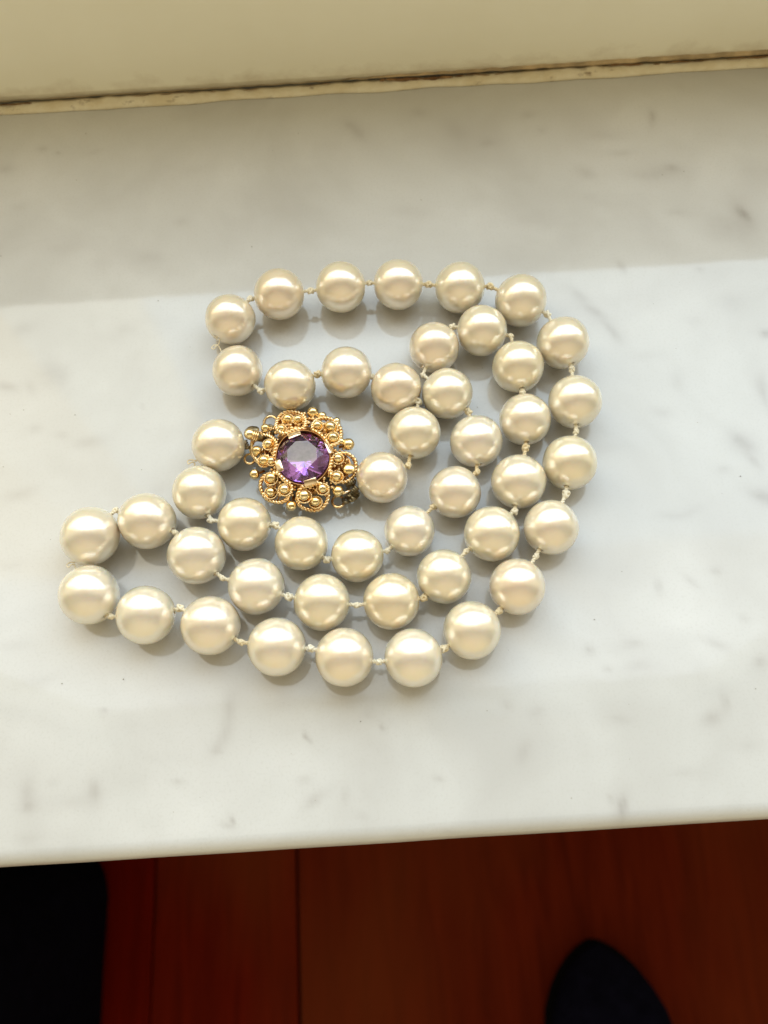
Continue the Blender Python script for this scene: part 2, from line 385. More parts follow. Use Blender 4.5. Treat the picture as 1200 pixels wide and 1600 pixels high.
    tag(o, 'polished white marble window sill with faint grey flecks and a rounded front edge', kind='structure')
    return o
sill_o = sill()

# ------------------------------------------------------------------ painted board, window, joint
def window():
    e = empty('window_frame', (0, WALL_Y, 0))
    tag(e, 'cream painted window frame rising from the back edge of the marble sill', kind='structure')
    def P(mb, name, mat, bev=0.0015): return mb.build(name, mat, e, smooth=False, bevel=bev)
    mb = MB(); mb.box((-0.75, 0, 0.0002), (0.75, GLASS+0.04, BOARD_H)); P(mb, 'bottom_board', M['paint'], 0.0025)
    for s in (-1, 1):
        mb = MB(); mb.box((s*0.58-0.03, GLASS-0.015, BOARD_H+0.0002), (s*0.58+0.03, GLASS+0.025, 1.50)); P(mb, 'side_post', M['paint'])
    for x in (0.024,):
        mb = MB(); mb.box((x-0.007, GLASS-0.006, BOARD_H+0.0002), (x+0.007, GLASS+0.020, 1.4998)); P(mb, 'glazing_bar', M['paint'])
    mb = MB(); mb.box((-0.61, GLASS-0.015, 1.5002), (0.61, GLASS+0.025, 1.56)); P(mb, 'top_rail', M['paint'])
    # sealant bead: a wavering strip with a lip, ending in a torn upper edge
    xs = np.arange(-0.30, 0.30, 0.0005); vs = []; K = 9
    for x in xs:
        wv = noise.noise(Vector((x*110, 0, 0))); w2 = noise.noise(Vector((x*420, 5, 0))); w3 = noise.noise(Vector((x*35, 8, 2)))
        reach = 0.0017+0.0004*wv+0.0003*w3; hgt = 0.0010+0.0003*w3+0.0003*w2
        for k in range(K):
            a = math.pi/2*k/(K-1)
            y = -reach*math.cos(a)*(1+0.04*w2); z = 0.00005+hgt*math.sin(a)**0.8
            if k == K-1: y = 0.0002
            vs.append((x, y, z))
        vs.append((x, -0.0001, 0.0002))
    K += 1; n = len(xs)
    mb = MB(); mb.add(vs, [(i*K+k, i*K+(k+1) % K, (i+1)*K+(k+1) % K, (i+1)*K+k) for i in range(n-1) for k in range(K)])
    mb.build('sealant', M['caulk'], e)
    # the crack above it: flakes of dark dirt caught between sealant and board
    mb = MB(); x = -0.29
    while x < 0.29:
        L = random.uniform(0.001, 0.0075); d = min(1, max(0, 0.22+1.4*noise.noise(Vector((x*55, 1, 4)))+5.0*x))
        if random.random() < 0.35+0.65*d:
            m = max(4, int(L/0.0004)); pts = []; rad = []
            for k in range(m+1):
                t = k/m; xx = x+L*t
                z = 0.00125+0.0003*noise.noise(Vector((xx*35, 8, 2)))+0.0005*noise.noise(Vector((xx*260, 2, 7)))
                pts.append((xx, -0.0003-0.00012*noise.noise(Vector((xx*500, 0, 1))), z))
                rad.append((0.00006+0.00030*d*(0.6+0.8*abs(noise.noise(Vector((xx*600, 3, 3))))))*math.sin(math.pi*min(0.97, max(0.03, t)))**0.5)
            mb.tube(pts, 0, 6, radii=rad)
        x += L*random.uniform(0.7, 1.2)
    g = mb.build('crack_dirt', M['grime'], e); g['kind'] = 'stuff'
    # ragged lip of old paint or filler above the crack, thicker towards the right
    mb = MB(); vs = []
    for x in xs:
        t = min(1.0, max(0.0, (x+0.01)/0.06)); w_ = noise.noise(Vector((x*90, 4, 4))); w2 = noise.noise(Vector((x*420, 9, 1)))
        h = max(0.0, 0.0013*t*(0.8+0.6*w_)+0.0004*w2*t); pr = -0.0001+0.0003*t
        zb = 0.00145+0.0002*w2
        vs += [(x, 0.0003, zb), (x, -pr, zb+0.0001), (x, -pr*0.9, zb+h*0.6), (x, 0.0003, zb+h)]
    mb.add(vs, [(i*4+k, i*4+k+1, (i+1)*4+k+1, (i+1)*4+k) for i in range(n-1) for k in range(3)])
    mb.build('filler_lip', mat_plain('stained_filler', (0.46, 0.34, 0.19), 0.6, 0.4, 260, 0.3), e)
window()

mb = MB()
for k in range(70):
    p = at(random.uniform(0, 1200), random.uniform(170, 1310), 0); r = random.uniform(0.00004, 0.00011)
    mb.ball((p.x, p.y, r*0.7), r, 6, 4, sq=(1, random.uniform(.5, 1), .7), jit=0.4)
d_ = mb.build('dust', mat_plain('grey_dust', (0.30, 0.27, 0.23), 0.9, 0.6, 300)); tag(d_, 'fine dark dust specks scattered on the marble sill', kind='stuff')

# ------------------------------------------------------------------ wall below, floor
FZ = -0.85
mb = MB(); mb.box((-1.6, EDGE_Y+0.03, FZ), (1.6, EDGE_Y+0.16, -0.0222)); tag(mb.build('wall', M['plaster'], smooth=False), 'plastered wall under the marble window sill', kind='structure')
fl = empty('floor', (0, 0, FZ)); tag(fl, 'red brown boarded wooden floor below the window sill', kind='structure')
mb = MB(); mb.box((-1.6, -2.0, -0.04), (1.6, EDGE_Y+0.03, -0.022)); mb.build('subfloor', M['grime'], fl, smooth=False)
sx = at(467, 1480, FZ).x; BW = at(467, 1480, FZ).x-at(238, 1480, FZ).x
i = 0; x = sx-BW*9; wide = [BW*3.4 if k > 8 else BW for k in range(40)]
while x < 1.4:
    BW = wide[i]
    for y0, y1 in ((-2.0, -0.9-0.2*(i % 3)), (-0.9-0.2*(i % 3), EDGE_Y+0.029)):
        mb = MB(); mb.box((x+0.0009, y0+0.001, -0.02), (x+BW-(0.0018 if i == 8 else 0.0005), y1-0.001, 0.0)); mb.build('floorboard', mat_wood(i), fl, smooth=False, bevel=0.0015)
    x += BW; i += 1

# a dark soft shoe, only its toe in the frame, and a dark cloth bag
def loft(mb, secs, n=28, p=2.4):
    vs = []
    for (y, z0, cx, hw, hh) in secs:
        for k in range(n):
            a = 2*math.pi*k/n; ca, sa = math.cos(a), math.sin(a)
            vs.append((cx+hw*math.copysign(abs(ca)**(2/p), ca), y, z0+hh*(1+math.copysign(abs(sa)**(2/p), sa))/2))
    m = len(secs)
    fs = [(i*n+k, i*n+(k+1) % n, (i+1)*n+(k+1) % n, (i+1)*n+k) for i in range(m-1) for k in range(n)]
    fs += [tuple(range(n)), tuple((m-1)*n+k for k in range(n))[::-1]]
    mb.add(vs, fs)
tip = at(932, 1472, FZ+0.03)
sh = empty('shoe', (tip.x, tip.y, FZ)); tag(sh, 'dark navy shoe with a rounded toe on the red wooden floor', 'shoe')
L = 0.27
def hw_(t): return 0.060*(math.sin(min(1, t*3.2)*math.pi/2)**0.62) if t < 0.45 else 0.060-0.018*math.sin((t-0.45)/0.55*math.pi/2) if t < 0.93 else 0.042*math.sqrt(max(0.02, 1-((t-0.93)/0.075)**2))
ts = [0, 0.01, 0.03, 0.06, 0.1, 0.15, 0.22, 0.3, 0.4, 0.5, 0.6, 0.7, 0.8, 0.88, 0.95, 0.99]
mb = MB(); loft(mb, [(-L*t, 0, 0.003*math.sin(t*3), max(0.004, hw_(t)+0.002), 0.016) for t in ts], p=4); mb.build('sole', M['sole'], sh)
mb = MB(); loft(mb, [(-0.003-L*0.98*t, 0.015, 0.003*math.sin(t*3), max(0.003, hw_(t)), 0.014+0.05*min(1, t*2.2)**0.7+0.02*max(0, t-0.5)) for t in ts], p=2.2); mb.build('upper', M['navy'], sh)
mb = MB(); pts = []
for k in range(21):
    a = math.pi*k/20; pts.append((0.053*math.cos(a)*1.0, -0.075-0.012*math.sin(a), 0.018+0.053*math.sin(a)**0.7))
mb.tube(pts, 0.0016, 6); mb.build('toe_seam', M['black'], sh)
mb = MB(); mb.tube(spline([(-0.028, -0.17, 0.079), (0, -0.115, 0.076), (0.03, -0.17, 0.079), (0.03, -0.245, 0.082), (0, -0.262, 0.083), (-0.025, -0.245, 0.082)], 8, True), 0.005, 8, closed=True)
mb.build('collar', M['black'], sh)

bp = at(-134, 1480, FZ+0.20)
bg_ = empty('cloth_bag', (bp.x, EDGE_Y-0.11, FZ)); tag(bg_, 'black cloth bag slumped on the floor against the wall, lower left corner', 'bag')
xr = 0.10
mb = MB(); nu, nv = 48, 22; vs = []
for j in range(nv+1):
    t = j/nv; z = 0.30*t
    for k in range(nu):
        a = 2*math.pi*k/nu; ca, sa = math.cos(a), math.sin(a)
        hw = xr*(1.0-0.12*t+0.08*math.sin(t*3)); hd = 0.135*(1-0.55*t)
        w_ = 1+0.05*noise.noise(Vector((ca*2.4, sa*2.4, t*3)))+0.03*noise.noise(Vector((ca*7, sa*7, t*6)))
        f = min(1, (t/0.06)) if t < 0.06 else 1
        vs.append((hw*math.copysign(abs(ca)**0.4, ca)*w_*(0.9+0.1*f), hd*math.copysign(abs(sa)**0.45, sa)*w_*0.9, z+(0.012*noise.noise(Vector((ca*3, sa*3, 5))) if t > 0.3 else 0)))
fs = [(j*nu+k, j*nu+(k+1) % nu, (j+1)*nu+(k+1) % nu, (j+1)*nu+k) for j in range(nv) for k in range(nu)]+[tuple(range(nu))[::-1], tuple(nv*nu+k for k in range(nu))]
mb.add(vs, fs); mb.build('bag_body', M['black'], bg_)
for s in (-1, 1):
    mb = MB(); mb.tube(spline([(-0.06, s*0.045, 0.285), (-0.055, s*0.06, 0.36), (0, s*0.075, 0.385), (0.055, s*0.06, 0.36), (0.06, s*0.045, 0.285)], 8), 0.006, 8)
    mb.build('handle', M['black'], bg_)

# ------------------------------------------------------------------ the necklace
neck = empty('pearl_necklace', (0, 0, 0))
tag(neck, 'knotted cream pearl necklace with a gold and amethyst clasp coiled on white marble', 'necklace')
# pearls in stringing order: photo x, y, radius
PE = [(597,746,41),(647.3,676.5,42),(619,606.3,40.5),(541.6,582,40.7),(453,602.5,41),(371.5,579.5,40.3),(360,499,39.5),(436.3,460,40),(532.5,448.7,39.8),
 (622.5,444.5,39.5),(718.5,449.7,40),(813.6,469.8,41),(879.6,535.8,41.5),(898.5,627.6,42.3),(890,723,43),(861,824,43.5),(808,916.3,45),(737.6,984.6,46),
 (645.7,1027.5,46.5),(538,1027,46.5),(432.4,1010.7,46.5),(328.8,977,47),(228,960.8,46.5),(139.5,929.3,46.7),(141,837.5,45.5),(230,814.3,44.5),
 (307,868,46),(400.3,916.2,45),(503.2,940.5,45),(611.5,939.3,45),(694,900.5,43.5),(768.7,834,44.3),(810.3,752.3,43.5),(820.2,655.6,41),(809,573,41),
 (752.8,516.7,40),(678.3,543,40),(699,615,40.5),(744.2,689.3,42),(710.7,769,41.5),(639.8,829.5,40.5),(558.4,868.2,42),(471,849,43),(382,819,42.5),
 (311.5,769.3,42.5),(341.3,695.5,42)]
KN = [(638,727),(653.4,628),(580,588),(496,584.7),(407.5,611),(335,543),(390.7,467),(485,454.5),(577.3,442),(669.6,444.6),(766,447.6),(855.6,491.4),
 (893.4,577.5),(900,674.4),(884,772.7),(837.3,869.3),(779.3,955.5),(694.2,1013.3),(592,1034.4),(486,1013.4),(376.6,1003.5),(281.8,950.3),(174,963.6),
 (109.2,883),(180.5,797.5),(273.3,832),(347.8,903.5),(451,932.4),(557.2,945.6),(661.6,934.5),(729,861),(804.3,798.3),(821.7,699.3),(816,612),(798,525),
 (707,510.6),(661,586),(732,643.5),(745,737.3),(677.3,791.7),(605,860.7),(511,874.5),(430,820.5),(329.4,812.9),(297.5,722.2)]
pos, rad = [], []
for (px, py, r) in PE:
    z = 0.004
    for _ in range(4):
        p = at(px, py, z); z = r*depth(p)/FPX*0.992
    pos.append(p); rad.append(z)
for _ in range(30):                                    # settle: no two pearls inside one another
    for i in range(len(pos)):
        for j in range(i):
            d = pos[i]-pos[j]; o_ = (rad[i]+rad[j])*1.002-d.length
            if o_ > 0:
                d.z = 0; d.normalize(); pos[i] += d*o_*0.5; pos[j] -= d*o_*0.5
NP = len(pos)
clasp_in = at(560, 745, 0.0035); clasp_out = at(384, 690, 0.004)
knots = [at(x, y, 0.5*(rad[i]+rad[i+1])) for i, (x, y) in enumerate(KN)]
# pearl meshes: six slightly different off-round bodies, drilled along their own x axis
def pearl_mesh(k):
    nu, nv = 64, 40; vs = []; hole = 0.075
    for j in range(nv+1):
        t = hole+(math.pi-2*hole)*j/nv
        for i in range(nu):
            a = 2*math.pi*i/nu
            d = Vector((math.cos(t), math.sin(t)*math.cos(a), math.sin(t)*math.sin(a)))
            e_ = 1+0.020*noise.noise(d*1.1+Vector((k*7.3, 0, 0)))+0.006*noise.noise(d*3+Vector((k*3.3, 4, 0)))
            edge = min(t-hole, math.pi-hole-t); dim = 1-0.035*math.exp(-(edge/0.06)**2)
            vs.append(d*e_*dim)
    fs = [(j*nu+i, (j+1)*nu+i, (j+1)*nu+(i+1) % nu, j*nu+(i+1) % nu) for j in range(nv) for i in range(nu)]
    b = len(vs)                                        # the drill holes: short inward tubes
    for s, row in ((1, 0), (-1, nv)):
        n0 = len(vs)
        for i in range(nu):
            a = 2*math.pi*i/nu; vs.append(Vector((s*0.80, math.sin(hole)*0.9*math.cos(a), math.sin(hole)*0.9*math.sin(a))))
        for i in range(nu):
            q = (row*nu+i, row*nu+(i+1) % nu, n0+(i+1) % nu, n0+i); fs.append(q if s > 0 else q[::-1])
        fs.append(tuple(n0+i for i in range(nu)) if s > 0 else tuple(n0+i for i in range(nu))[::-1])
    me = bpy.data.meshes.new('pearl'); me.from_pydata([tuple(v) for v in vs], [], fs); me.materials.append(M['pearl'])
    me.polygons.foreach_set('use_smooth', [True]*len(fs)); me.update(); return me
PM = [pearl_mesh(k) for k in range(6)]
SQ = {24: (1.05, 1.0), 23: (1.02, 1.0), 25: (1.03, 1.0), 5: (0.97, 1.0)}
for i in range(NP):
    a = (knots[i-1] if i > 0 else clasp_in)-pos[i]; b = (knots[i] if i < NP-1 else clasp_out)-pos[i]
    ax = (b.normalized()-a.normalized()); ax.z = 0
    ax = ax.normalized()
    o = bpy.data.objects.new('pearl', PM[(i*5+2) % 6]); C.objects.link(o); o.parent = neck
    o.location = pos[i]
    q = Vector((1, 0, 0)).rotation_difference(ax) @ Matrix.Rotation(random.uniform(0, 6.28), 3, 'X').to_quaternion()
    o.rotation_mode = 'QUATERNION'; o.rotation_quaternion = q
    s = rad[i]*0.994; o.scale = (s*SQ.get(i, (1, 1))[0], s, s)
# silk between the pearls
def surf(i, to, inset=0.90):
    d = (to-pos[i]).normalized(); return pos[i]+d*rad[i]*inset, d
THIN = {5: 1, 23: 1, 44: 1}
for i in range(NP-1):
    K = knots[i]; A, da = surf(i, K); B, db = surf(i+1, K); mb = MB()
    if i in THIN:                                       # slack bare thread standing out in a little loop
        mid = (A+B)/2; out = (K-mid); out.z = 0; out = out.normalized() if out.length > 1e-6 else Vector((-1, 0, 0))
        side = out.cross(Vector((0, 0, 1)))
        r_ = 0.00045
        ctrl = [A, K+side*r_*1.2-out*r_*1.5, K+side*r_+out*0, K+out*r_, K-side*r_*0.9+Vector((0, 0, 0.0002)), K-out*r_*0.8+Vector((0, 0, 0.0004)), K+side*r_*0.2-out*r_*1.6, B]
        if (A-ctrl[1]).length > (B-ctrl[1]).length: ctrl[0], ctrl[-1] = B, A
        mb.twist(spline(ctrl, 8), 0.00005, 0.00006, 0.0007, ply=2, n=5)
        mb.build('thread_loop', M['silk'], neck); continue
    path = spline([A, A.lerp(K, 0.6)+Vector((0, 0, 0.0001)), K, B.lerp(K, 0.6), B], 8)
    mb.twist(path, 0.00014, 0.00017, 0.0009, ply=2, n=6)
    ax = ((B-K).normalized()-(A-K).normalized()); ax = ax.normalized() if ax.length > 1e-6 else Vector((1, 0, 0))
    x_ = ax.orthogonal().normalized(); y_ = ax.cross(x_); kr = random.uniform(0.00020, 0.00036)
    ph = random.uniform(0, 6.28); pts = []
    for k in range(40):                                 # overhand knot: a trefoil pulled tight round the strand
        a = 2*math.pi*k/40+ph
        rr_ = kr*(1+0.28*math.cos(3*(a-ph)))
        pts.append(K+(x_*math.cos(2*a)+y_*math.sin(2*a))*rr_+ax*kr*1.1*math.sin(3*a))
    mb.tube(pts, random.uniform(0.00018, 0.00023), 7, closed=True)
    for k in range(random.choice((2, 4, 8))):                                  # stray fibres
        s0 = path[random.randrange(2, len(path)-2)]; d = Vector((random.gauss(0, 1), random.gauss(0, 1), random.gauss(0, 1))).normalized()
        l = random.uniform(0.0003, 0.0008)
        mb.tube([s0, s0+d*l*0.6, s0+d*l+Vector((random.gauss(0, 1), random.gauss(0, 1), 0))*0.00012], 0.000018, 3)
    mb.build('silk_knot', M['silk'], neck)

# ------------------------------------------------------------------ the clasp (drawn out in its own close-up units: 5.4545 per photo pixel)
CS = 5.4545
def cx(x, y, z): return at(360+x/CS, 620+y/CS, z*MM)
def cs(x, y, z): return depth(cx(x, y, z))/FPX/CS      # metres per close-up unit at that height
GX, GY, GR = 618, 518, 228
GZ = 5.0
def zc(x, y):                                          # the domed upper surface of the filigree
    r = math.hypot(x-GX, y-GY); t = min(1, max(0, (r-220)/260)); return 4.9-2.3*t**1.3
corg = cx(GX, GY, 0)
clasp = MB()                                           # dished back plate with a cut-out edge
K = 96; vs = []
pet = [(520,225,134,104,-8),(825,300,138,118,38),(955,605,128,128,20),(700,850,140,126,-5),(388,775,142,130,30),(295,448,128,118,70)]
def lobes(a):
    return 300+34*math.cos(6*(a-R(-108)))
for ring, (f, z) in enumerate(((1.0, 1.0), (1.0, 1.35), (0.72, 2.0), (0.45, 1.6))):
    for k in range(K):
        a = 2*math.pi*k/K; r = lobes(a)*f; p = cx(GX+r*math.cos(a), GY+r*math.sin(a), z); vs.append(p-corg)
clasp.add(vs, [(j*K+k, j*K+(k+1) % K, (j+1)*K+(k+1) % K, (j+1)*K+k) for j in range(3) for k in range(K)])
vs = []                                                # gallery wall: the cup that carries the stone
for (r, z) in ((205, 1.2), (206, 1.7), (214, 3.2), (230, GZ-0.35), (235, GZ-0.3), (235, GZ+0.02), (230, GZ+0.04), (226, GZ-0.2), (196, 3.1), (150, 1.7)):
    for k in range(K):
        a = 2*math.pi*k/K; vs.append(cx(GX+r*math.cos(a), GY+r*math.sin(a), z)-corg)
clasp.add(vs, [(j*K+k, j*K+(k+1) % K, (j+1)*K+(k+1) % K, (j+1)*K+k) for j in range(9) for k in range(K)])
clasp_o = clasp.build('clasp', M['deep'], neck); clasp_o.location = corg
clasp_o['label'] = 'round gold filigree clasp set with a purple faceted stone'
def cpart(mb, name, mat, smooth=True):
    mb.v = [tuple(Vector(v)-corg) for v in mb.v]; return mb.build(name, mat, clasp_o, smooth)

# stone
s = cs(GX, GY, GZ); Rg = GR*s*0.985; hc = 0.30*Rg; pv = 0.80*Rg; g0 = cx(GX, GY, GZ)
gb = MB(); V_ = []; rt, rs = 0.60, 0.80
def P3(r, a, z): V_.append(g0+Vector((Rg*r*math.cos(a), Rg*r*math.sin(a), z))); return len(V_)-1
a0 = R(-22+90)
T = [P3(rt, a0+R(45*i), hc) for i in range(8)]
hs = hc*(1-rs*math.cos(R(22.5)))/(1-rt)
Sx = [P3(rs, a0+R(45*i+22.5), hs) for i in range(8)]
G = [P3(1, a0+R(45*i), 0.02*Rg) for i in range(8)]; g = [P3(1, a0+R(45*i+22.5), 0.02*Rg) for i in range(8)]
G2 = [P3(1, a0+R(45*i), -0.03*Rg) for i in range(8)]; g2 = [P3(1, a0+R(45*i+22.5), -0.03*Rg) for i in range(8)]
Lw = [P3(0.36, a0+R(45*i+22.5), -pv*(1-0.36*math.cos(R(22.5)))) for i in range(8)]; Cu = P3(0, 0, -pv)
F = []; 
for i in range(8):
    j = (i+1) % 8; h = (i-1) % 8
    F += [(T[i], Sx[i], T[j]), (T[i], Sx[h], G[i]), (T[i], G[i], Sx[i]), (Sx[i], G[i], g[i]), (Sx[i], g[i], G[j]),
          (G[i], G2[i], g2[i], g[i]), (g[i], g2[i], G2[j], G[j]), (Lw[i], g2[i], G2[i]), (Lw[i], G2[j], g2[i]),
          (Cu, Lw[i], G2[i]), (Cu, G2[i], Lw[h])]
gb.add(V_, F); gb.add([V_[t] for t in T], [tuple(range(8))], 1)
gem = cpart(gb, 'gemstone', [M['gem'], M['table']], smooth=False)
import bmesh
bm = bmesh.new(); bm.from_mesh(gem.data); bmesh.ops.remove_doubles(bm, verts=bm.verts, dist=1e-7); bmesh.ops.recalc_face_normals(bm, faces=bm.faces); bm.to_mesh(gem.data); bm.free()
# four flat claws folded over the stone
for (x, y, L_, W_) in ((543, 318, 112, 40), (838, 428, 108, 36), (412, 588, 100, 52), (682, 727, 108, 50)):
    ang = math.atan2(y-GY, x-GX); rx, ry = math.cos(ang), math.sin(ang); tx, ty = -ry, rx; mb = MB(); vs = []
    prof = [(-W_*0.55, GZ+0.62), (-W_*0.1, GZ+0.50), (W_*0.45, GZ+0.20), (W_*0.62, GZ-0.35), (W_*0.5, GZ-1.2)]
    for (dr, z) in prof:
        for dt in (-0.5, -0.17, 0.17, 0.5):
            u = dr-abs(dt)*12*0; vs.append(cx(x+rx*u+tx*dt*L_, y+ry*u+ty*dt*L_, z+0.08*(1-4*dt*dt)))
    n4 = len(vs); vs2 = [v-Vector((0, 0, 0.00022)) for v in vs]; m = len(prof)
    fs = [(i*4+k, (i+1)*4+k, (i+1)*4+k+1, i*4+k+1) for i in range(m-1) for k in range(3)]
    fs += [tuple(n4+q for q in f)[::-1] for f in fs]
    for k in range(3): fs += [(k, k+1, n4+k+1, n4+k), ((m-1)*4+k+1, (m-1)*4+k, n4+(m-1)*4+k, n4+(m-1)*4+k+1)]
    for i in range(m-1): fs += [(i*4, n4+i*4, n4+(i+1)*4, (i+1)*4), (i*4+3, (i+1)*4+3, n4+(i+1)*4+3, n4+i*4+3)]
    mb.add(vs+vs2, fs); o = cpart(mb, "claw", M["gold_w"]); b = o.modifiers.new('bevel', 'BEVEL'); b.width = 0.00008; b.segments = 2
# six rope-edged petals, some closed behind by a dished leaf
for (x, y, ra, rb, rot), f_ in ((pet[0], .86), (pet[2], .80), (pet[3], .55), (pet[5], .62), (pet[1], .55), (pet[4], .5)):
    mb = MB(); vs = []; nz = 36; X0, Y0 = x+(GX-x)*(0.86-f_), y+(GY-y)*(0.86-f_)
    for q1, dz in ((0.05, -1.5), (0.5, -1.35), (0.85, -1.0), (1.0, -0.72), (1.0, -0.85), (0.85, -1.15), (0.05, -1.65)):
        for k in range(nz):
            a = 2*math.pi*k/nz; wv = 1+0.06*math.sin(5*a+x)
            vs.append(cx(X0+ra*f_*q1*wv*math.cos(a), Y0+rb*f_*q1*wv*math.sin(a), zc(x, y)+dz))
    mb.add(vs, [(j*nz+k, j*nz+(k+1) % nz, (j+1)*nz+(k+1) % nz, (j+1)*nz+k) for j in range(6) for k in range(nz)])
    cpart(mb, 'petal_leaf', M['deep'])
for (x, y, ra, rb, rot) in pet:
    pts = []
    for k in range(60):
        a = 2*math.pi*k/60; wb = 0.95+0.09*noise.noise(Vector((math.cos(a)*1.6+x, math.sin(a)*1.6, y))); u, v = ra*wb*math.cos(a), rb*wb*math.sin(a); c_, s_ = math.cos(R(rot)), math.sin(R(rot))
        X, Y = x+u*c_-v*s_, y+u*s_+v*c_
        if math.hypot(X-GX, Y-GY) < 246: 
            q = 246/math.hypot(X-GX, Y-GY); X, Y = GX+(X-GX)*q, GY+(Y-GY)*q
        pts.append(cx(X, Y, zc(X, Y)-0.1+0.12*math.sin(a*3)))
    mb = MB(); mb.twist(pts, 0.00018, 0.00019, 0.0011, closed=True, ply=2, n=6); cpart(mb, 'rope_petal', M['gold'])
# scrolls of fine wire inside the petals
def scroll(x, y, r, ang, turns=1.4):
    pts = []
    for k in range(28):
        t = k/27; a = R(ang)+turns*2*math.pi*t; rr_ = r*(0.35+0.65*t); X, Y = x+rr_*math.cos(a), y+rr_*math.sin(a)
        pts.append(cx(X, Y, zc(X, Y)-0.55-0.4*(1-t)))
    return pts
mb = MB()
for (x, y, ra, rb, rot) in pet[:5]:
    for k in range(4):
        a = R(random.uniform(0, 360)); q = random.uniform(0.3, 0.62)*ra
        mb.tube(scroll(x+q*math.cos(a), y+q*math.sin(a), random.uniform(34, 52), random.uniform(0, 360)), 0.00011, 6)
sc_ = cpart(mb, 'wire_scrolls', M['deep']); sc_['kind'] = 'stuff'
# beads: x, y, radius, lift above the filigree (mm), cup of wire round the foot
BD = [(702,135,44,-.3,0),(487,185,35,.1,1),(575,190,30,.1,1),(432,270,30,.15,1),(783,165,32,-.6,0),(905,208,30,-.9,0),(740,242,33,.2,1),
 (850,255,42,.1,1),(873,345,40,.3,1),(1005,405,46,.1,0),(918,522,33,.3,1),(905,677,38,.2,1),(918,805,43,.1,0),(725,892,38,.1,1),(786,780,36,.3,1),
 (628,840,42,.2,1),(520,930,41,.0,0),(460,785,38,.4,1),(343,812,37,.2,1),(343,690,40,.35,1),(205,660,39,.2,0),(285,540,38,.3,1),(347,543,28,.2,1),
 (225,460,38,.3,0),(322,400,34,.3,1),(297,268,34,.2,0),(945,380,26,-.1,0),(1080,590,14,-.4,0)]
for (x, y, r, dz, cup) in BD:
    z = zc(x, y)+dz; c = cx(x, y, z); rr_ = r*1.14*cs(x, y, z); mb = MB(); mb.ball(c, rr_, 24, 14, jit=0.05)
    o = cpart(mb, 'bead', M['gold_y'])
    if cup:
        mb = MB(); pts = []
        for k in range(24):
            a = 2*math.pi*k/24; pts.append(c+Vector((math.cos(a)*rr_*1.28, math.sin(a)*rr_*1.28, -rr_*0.45)))
        mb.twist(pts, 0.00006, 0.00008, 0.0006, closed=True, ply=2, n=5, step=0.00012)
        mb.tube([c-Vector((0, 0, rr_*0.5)), c-Vector((0, 0, rr_*0.5+0.0011))], rr_*0.6, 8)
        nz = 20; rings = []
        for (q1, q2) in ((0.2, -1.0), (0.9, -0.95), (1.3, -0.62), (1.36, -0.5), (1.3, -0.72), (0.9, -1.08), (0.2, -1.15)):
            wob_ = 1+random.uniform(-.05, .05)
            rings += [c+Vector((math.cos(2*math.pi*k/nz)*rr_*q1*wob_, math.sin(2*math.pi*k/nz)*rr_*q1*wob_, rr_*q2)) for k in range(nz)]
        mb.add(rings, [(j*nz+k, j*nz+(k+1) % nz, (j+1)*nz+(k+1) % nz, (j+1)*nz+k) for j in range(6) for k in range(nz)])
        cpart(mb, 'bead_cup', M['gold'])
    else:
        mb = MB(); q = cx(GX+(x-GX)*0.80, GY+(y-GY)*0.80, zc(x, y)-0.9)
        mb.tube([c, c.lerp(q, 0.5)-Vector((0, 0, 0.0002)), q], 0.00025, 8); cpart(mb, 'bead_stem', M['gold'])
# fine granules packed between the stone and the petals
mb = MB(); taken = [(b[0], b[1], b[2]) for b in BD]; n_ = 0
for k in range(1600):
    a = random.uniform(0, 2*math.pi); r = random.uniform(250, 385) if random.random() < 0.75 else random.uniform(250, 300); x, y = GX+r*math.cos(a), GY+r*math.sin(a); q = random.uniform(10, 22)
    if any(math.hypot(x-X, y-Y) < (Q+q)*0.86 for X, Y, Q in taken): continue
    if 150 < math.degrees(a) < 215 and r > 300: continue
    if any(math.hypot(x-X, y-Y) < 30 for X, Y in ((650, 262), (395, 755), (900, 430), (525, 868), (708, 830), (240, 620))): continue
    taken.append((x, y, q)); z = zc(x, y)-0.55+random.uniform(-.15, .2); mb.ball(cx(x, y, z), q*cs(x, y, z), 10, 6, jit=0.1)
    n_ += 1
    if n_ > 260: break
g_ = cpart(mb, 'granulation', M['gold']); g_['kind'] = 'stuff'
# flattened bright disc on the right
mb = MB(); z = 3.9; mb.ball(cx(1012, 615, z), 57*cs(1012, 615, z), 28, 12, sq=(1.0, 0.92, 0.6), jit=0.03, axis=(0.06, 0.10, 1)); cpart(mb, 'gold_disc', M['gold_y'])
mb = MB(); mb.tube([cx(1012, 615, 3.6), cx(960, 640, 2.6), cx(900, 640, 2.2)], 0.0004, 8); cpart(mb, 'disc_stem', M['gold'])
# jump rings
def ring(x, y, ra, rb, rot, z, wire, name, mat, tilt=0.0):
    pts = []
    for k in range(32):
        a = 2*math.pi*k/32; u, v = ra*math.cos(a), rb*math.sin(a); c_, s_ = math.cos(R(rot)), math.sin(R(rot))
        pts.append(cx(x+u*c_-v*s_, y+u*s_+v*c_, z+tilt*math.sin(a)))
    mb = MB(); mb.tube(pts, wire, 8, closed=True); cpart(mb, name, mat)
ring(345, 222, 58, 56, 0, 2.9, 0.00021, 'jump_ring', M['gold'], 0.5)
ring(163, 530, 42, 40, 20, 2.6, 0.00020, 'jump_ring', M['gold'], 0.5)
ring(918, 893, 50, 48, 0, 1.9, 0.00022, 'jump_ring', M['gold'], 0.4)
ring(1035, 800, 36, 46, 10, 2.1, 0.00022, 'jump_ring', M['old'], 0.7)
mb = MB(); mb.tube([cx(955, 828, 3.3), cx(1024, 798, 3.3)], 0.00020, 8); cpart(mb, 'pin', M['gold_w'])
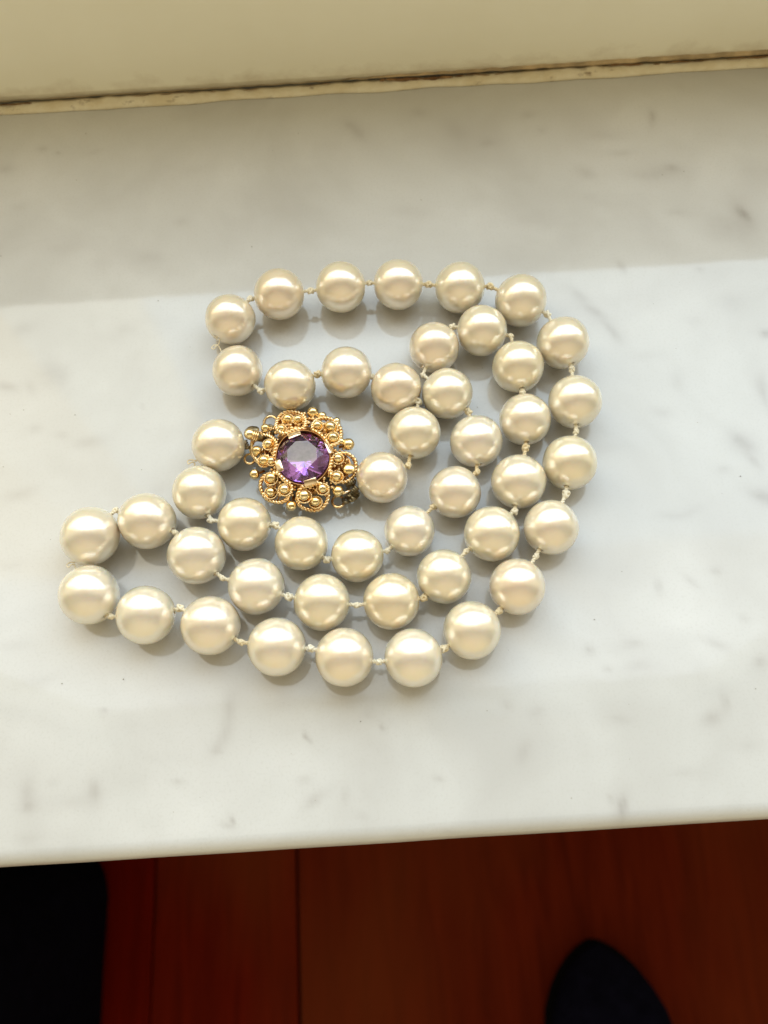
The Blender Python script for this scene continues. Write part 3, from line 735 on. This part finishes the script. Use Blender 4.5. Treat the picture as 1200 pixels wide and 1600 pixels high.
# coil of gimp wire where the last pearls hang on
def coil(p0, p1, Rr, r, pitch, name, mat):
    mb = MB(); mb.twist([p0, p0.lerp(p1, 0.5), p1], Rr, r, pitch, ply=1, n=6, step=pitch/10); cpart(mb, name, mat)
coil(cx(1000, 850, 2.4), cx(1082, 770, 3.4), 0.00036, 0.00014, 0.00034, 'wire_coil', M['old'])
coil(cx(985, 745, 2.4), cx(1062, 720, 3.4), 0.00034, 0.00014, 0.00036, 'wire_coil', M['old'])
for (x, y, ra, rb, ro, z_) in ((1030, 860, 30, 26, 0, 1.6), (1062, 838, 24, 34, 30, 2.4), (985, 880, 26, 22, 10, 1.9)):
    ring(x, y, ra, rb, ro, z_, 0.00024, 'jump_ring', M['old'], 0.8)
ring(330, 300, 40, 52, 25, 2.6, 0.00030, 'jump_ring', M['old'], 0.6)
coil(cx(1020, 880, 1.8), cx(1088, 800, 2.6), 0.00038, 0.00016, 0.0004, 'wire_coil', M['old'])
coil(cx(150, 445, 3.0), cx(120, 372, 3.6), 0.00034, 0.00013, 0.00032, 'wire_coil', M['old'])
# end ball with two collars at the upper left, on a tarnished cap
z = 4.6; c = cx(165, 318, z); rr_ = 48*cs(165, 318, z); mb = MB(); mb.ball(c, rr_, 28, 16, jit=0.02); cpart(mb, 'end_ball', M['gold_y'])
ax = (cx(330, 380, 3.4)-c).normalized(); u = ax.orthogonal().normalized(); v = ax.cross(u)
for d_, q in ((0.62, 0.95), (0.95, 1.0), (1.3, 0.95)):
    mb = MB(); mb.tube([c+ax*rr_*d_+(u*math.cos(a)+v*math.sin(a))*rr_*q for a in [2*math.pi*k/28 for k in range(28)]], 0.00013, 8, closed=True); cpart(mb, 'collar_ring', M['gold'])
mb = MB(); mb.tube([c+ax*rr_*0.3, c+ax*rr_*1.5, cx(300, 375, 3.2)], 0.0006, 14, radii=[rr_*0.85, rr_*0.8, rr_*0.35]); cpart(mb, 'end_cap', M['old'])
mb = MB(); mb.ball(cx(180, 300, 3.6), 70*cs(180, 300, 3.6), 26, 14, sq=(1, 0.85, 0.5), jit=0.12, axis=(-.2, .2, 1)); cpart(mb, 'tarnished_cap', M['old'])
mb = MB(); mb.tube(spline([cx(180, 380, 3.7), cx(182, 440, 3.4), cx(190, 495, 3.2), cx(225, 555, 3.1), cx(290, 585, 3.4)], 8), 0.0, 7, radii=[0.00022]*33)
cpart(mb, 'side_wire', M['gold'])
mb = MB(); mb.tube(spline([cx(250, 300, 3.2), cx(300, 350, 2.9), cx(285, 430, 2.9), cx(250, 500, 2.9)], 8), 0.00028, 8); cpart(mb, 'side_wire', M['gold'])
# silk from the clasp into the first and last pearl
for i, e_ in ((0, clasp_in), (NP-1, clasp_out)):
    A, d = surf(i, e_); mb = MB(); mb.twist(spline([A, A.lerp(e_, 0.5), e_], 8), 0.00013, 0.00014, 0.00085, ply=2, n=6); mb.build('thread_end', M['silk'], neck)
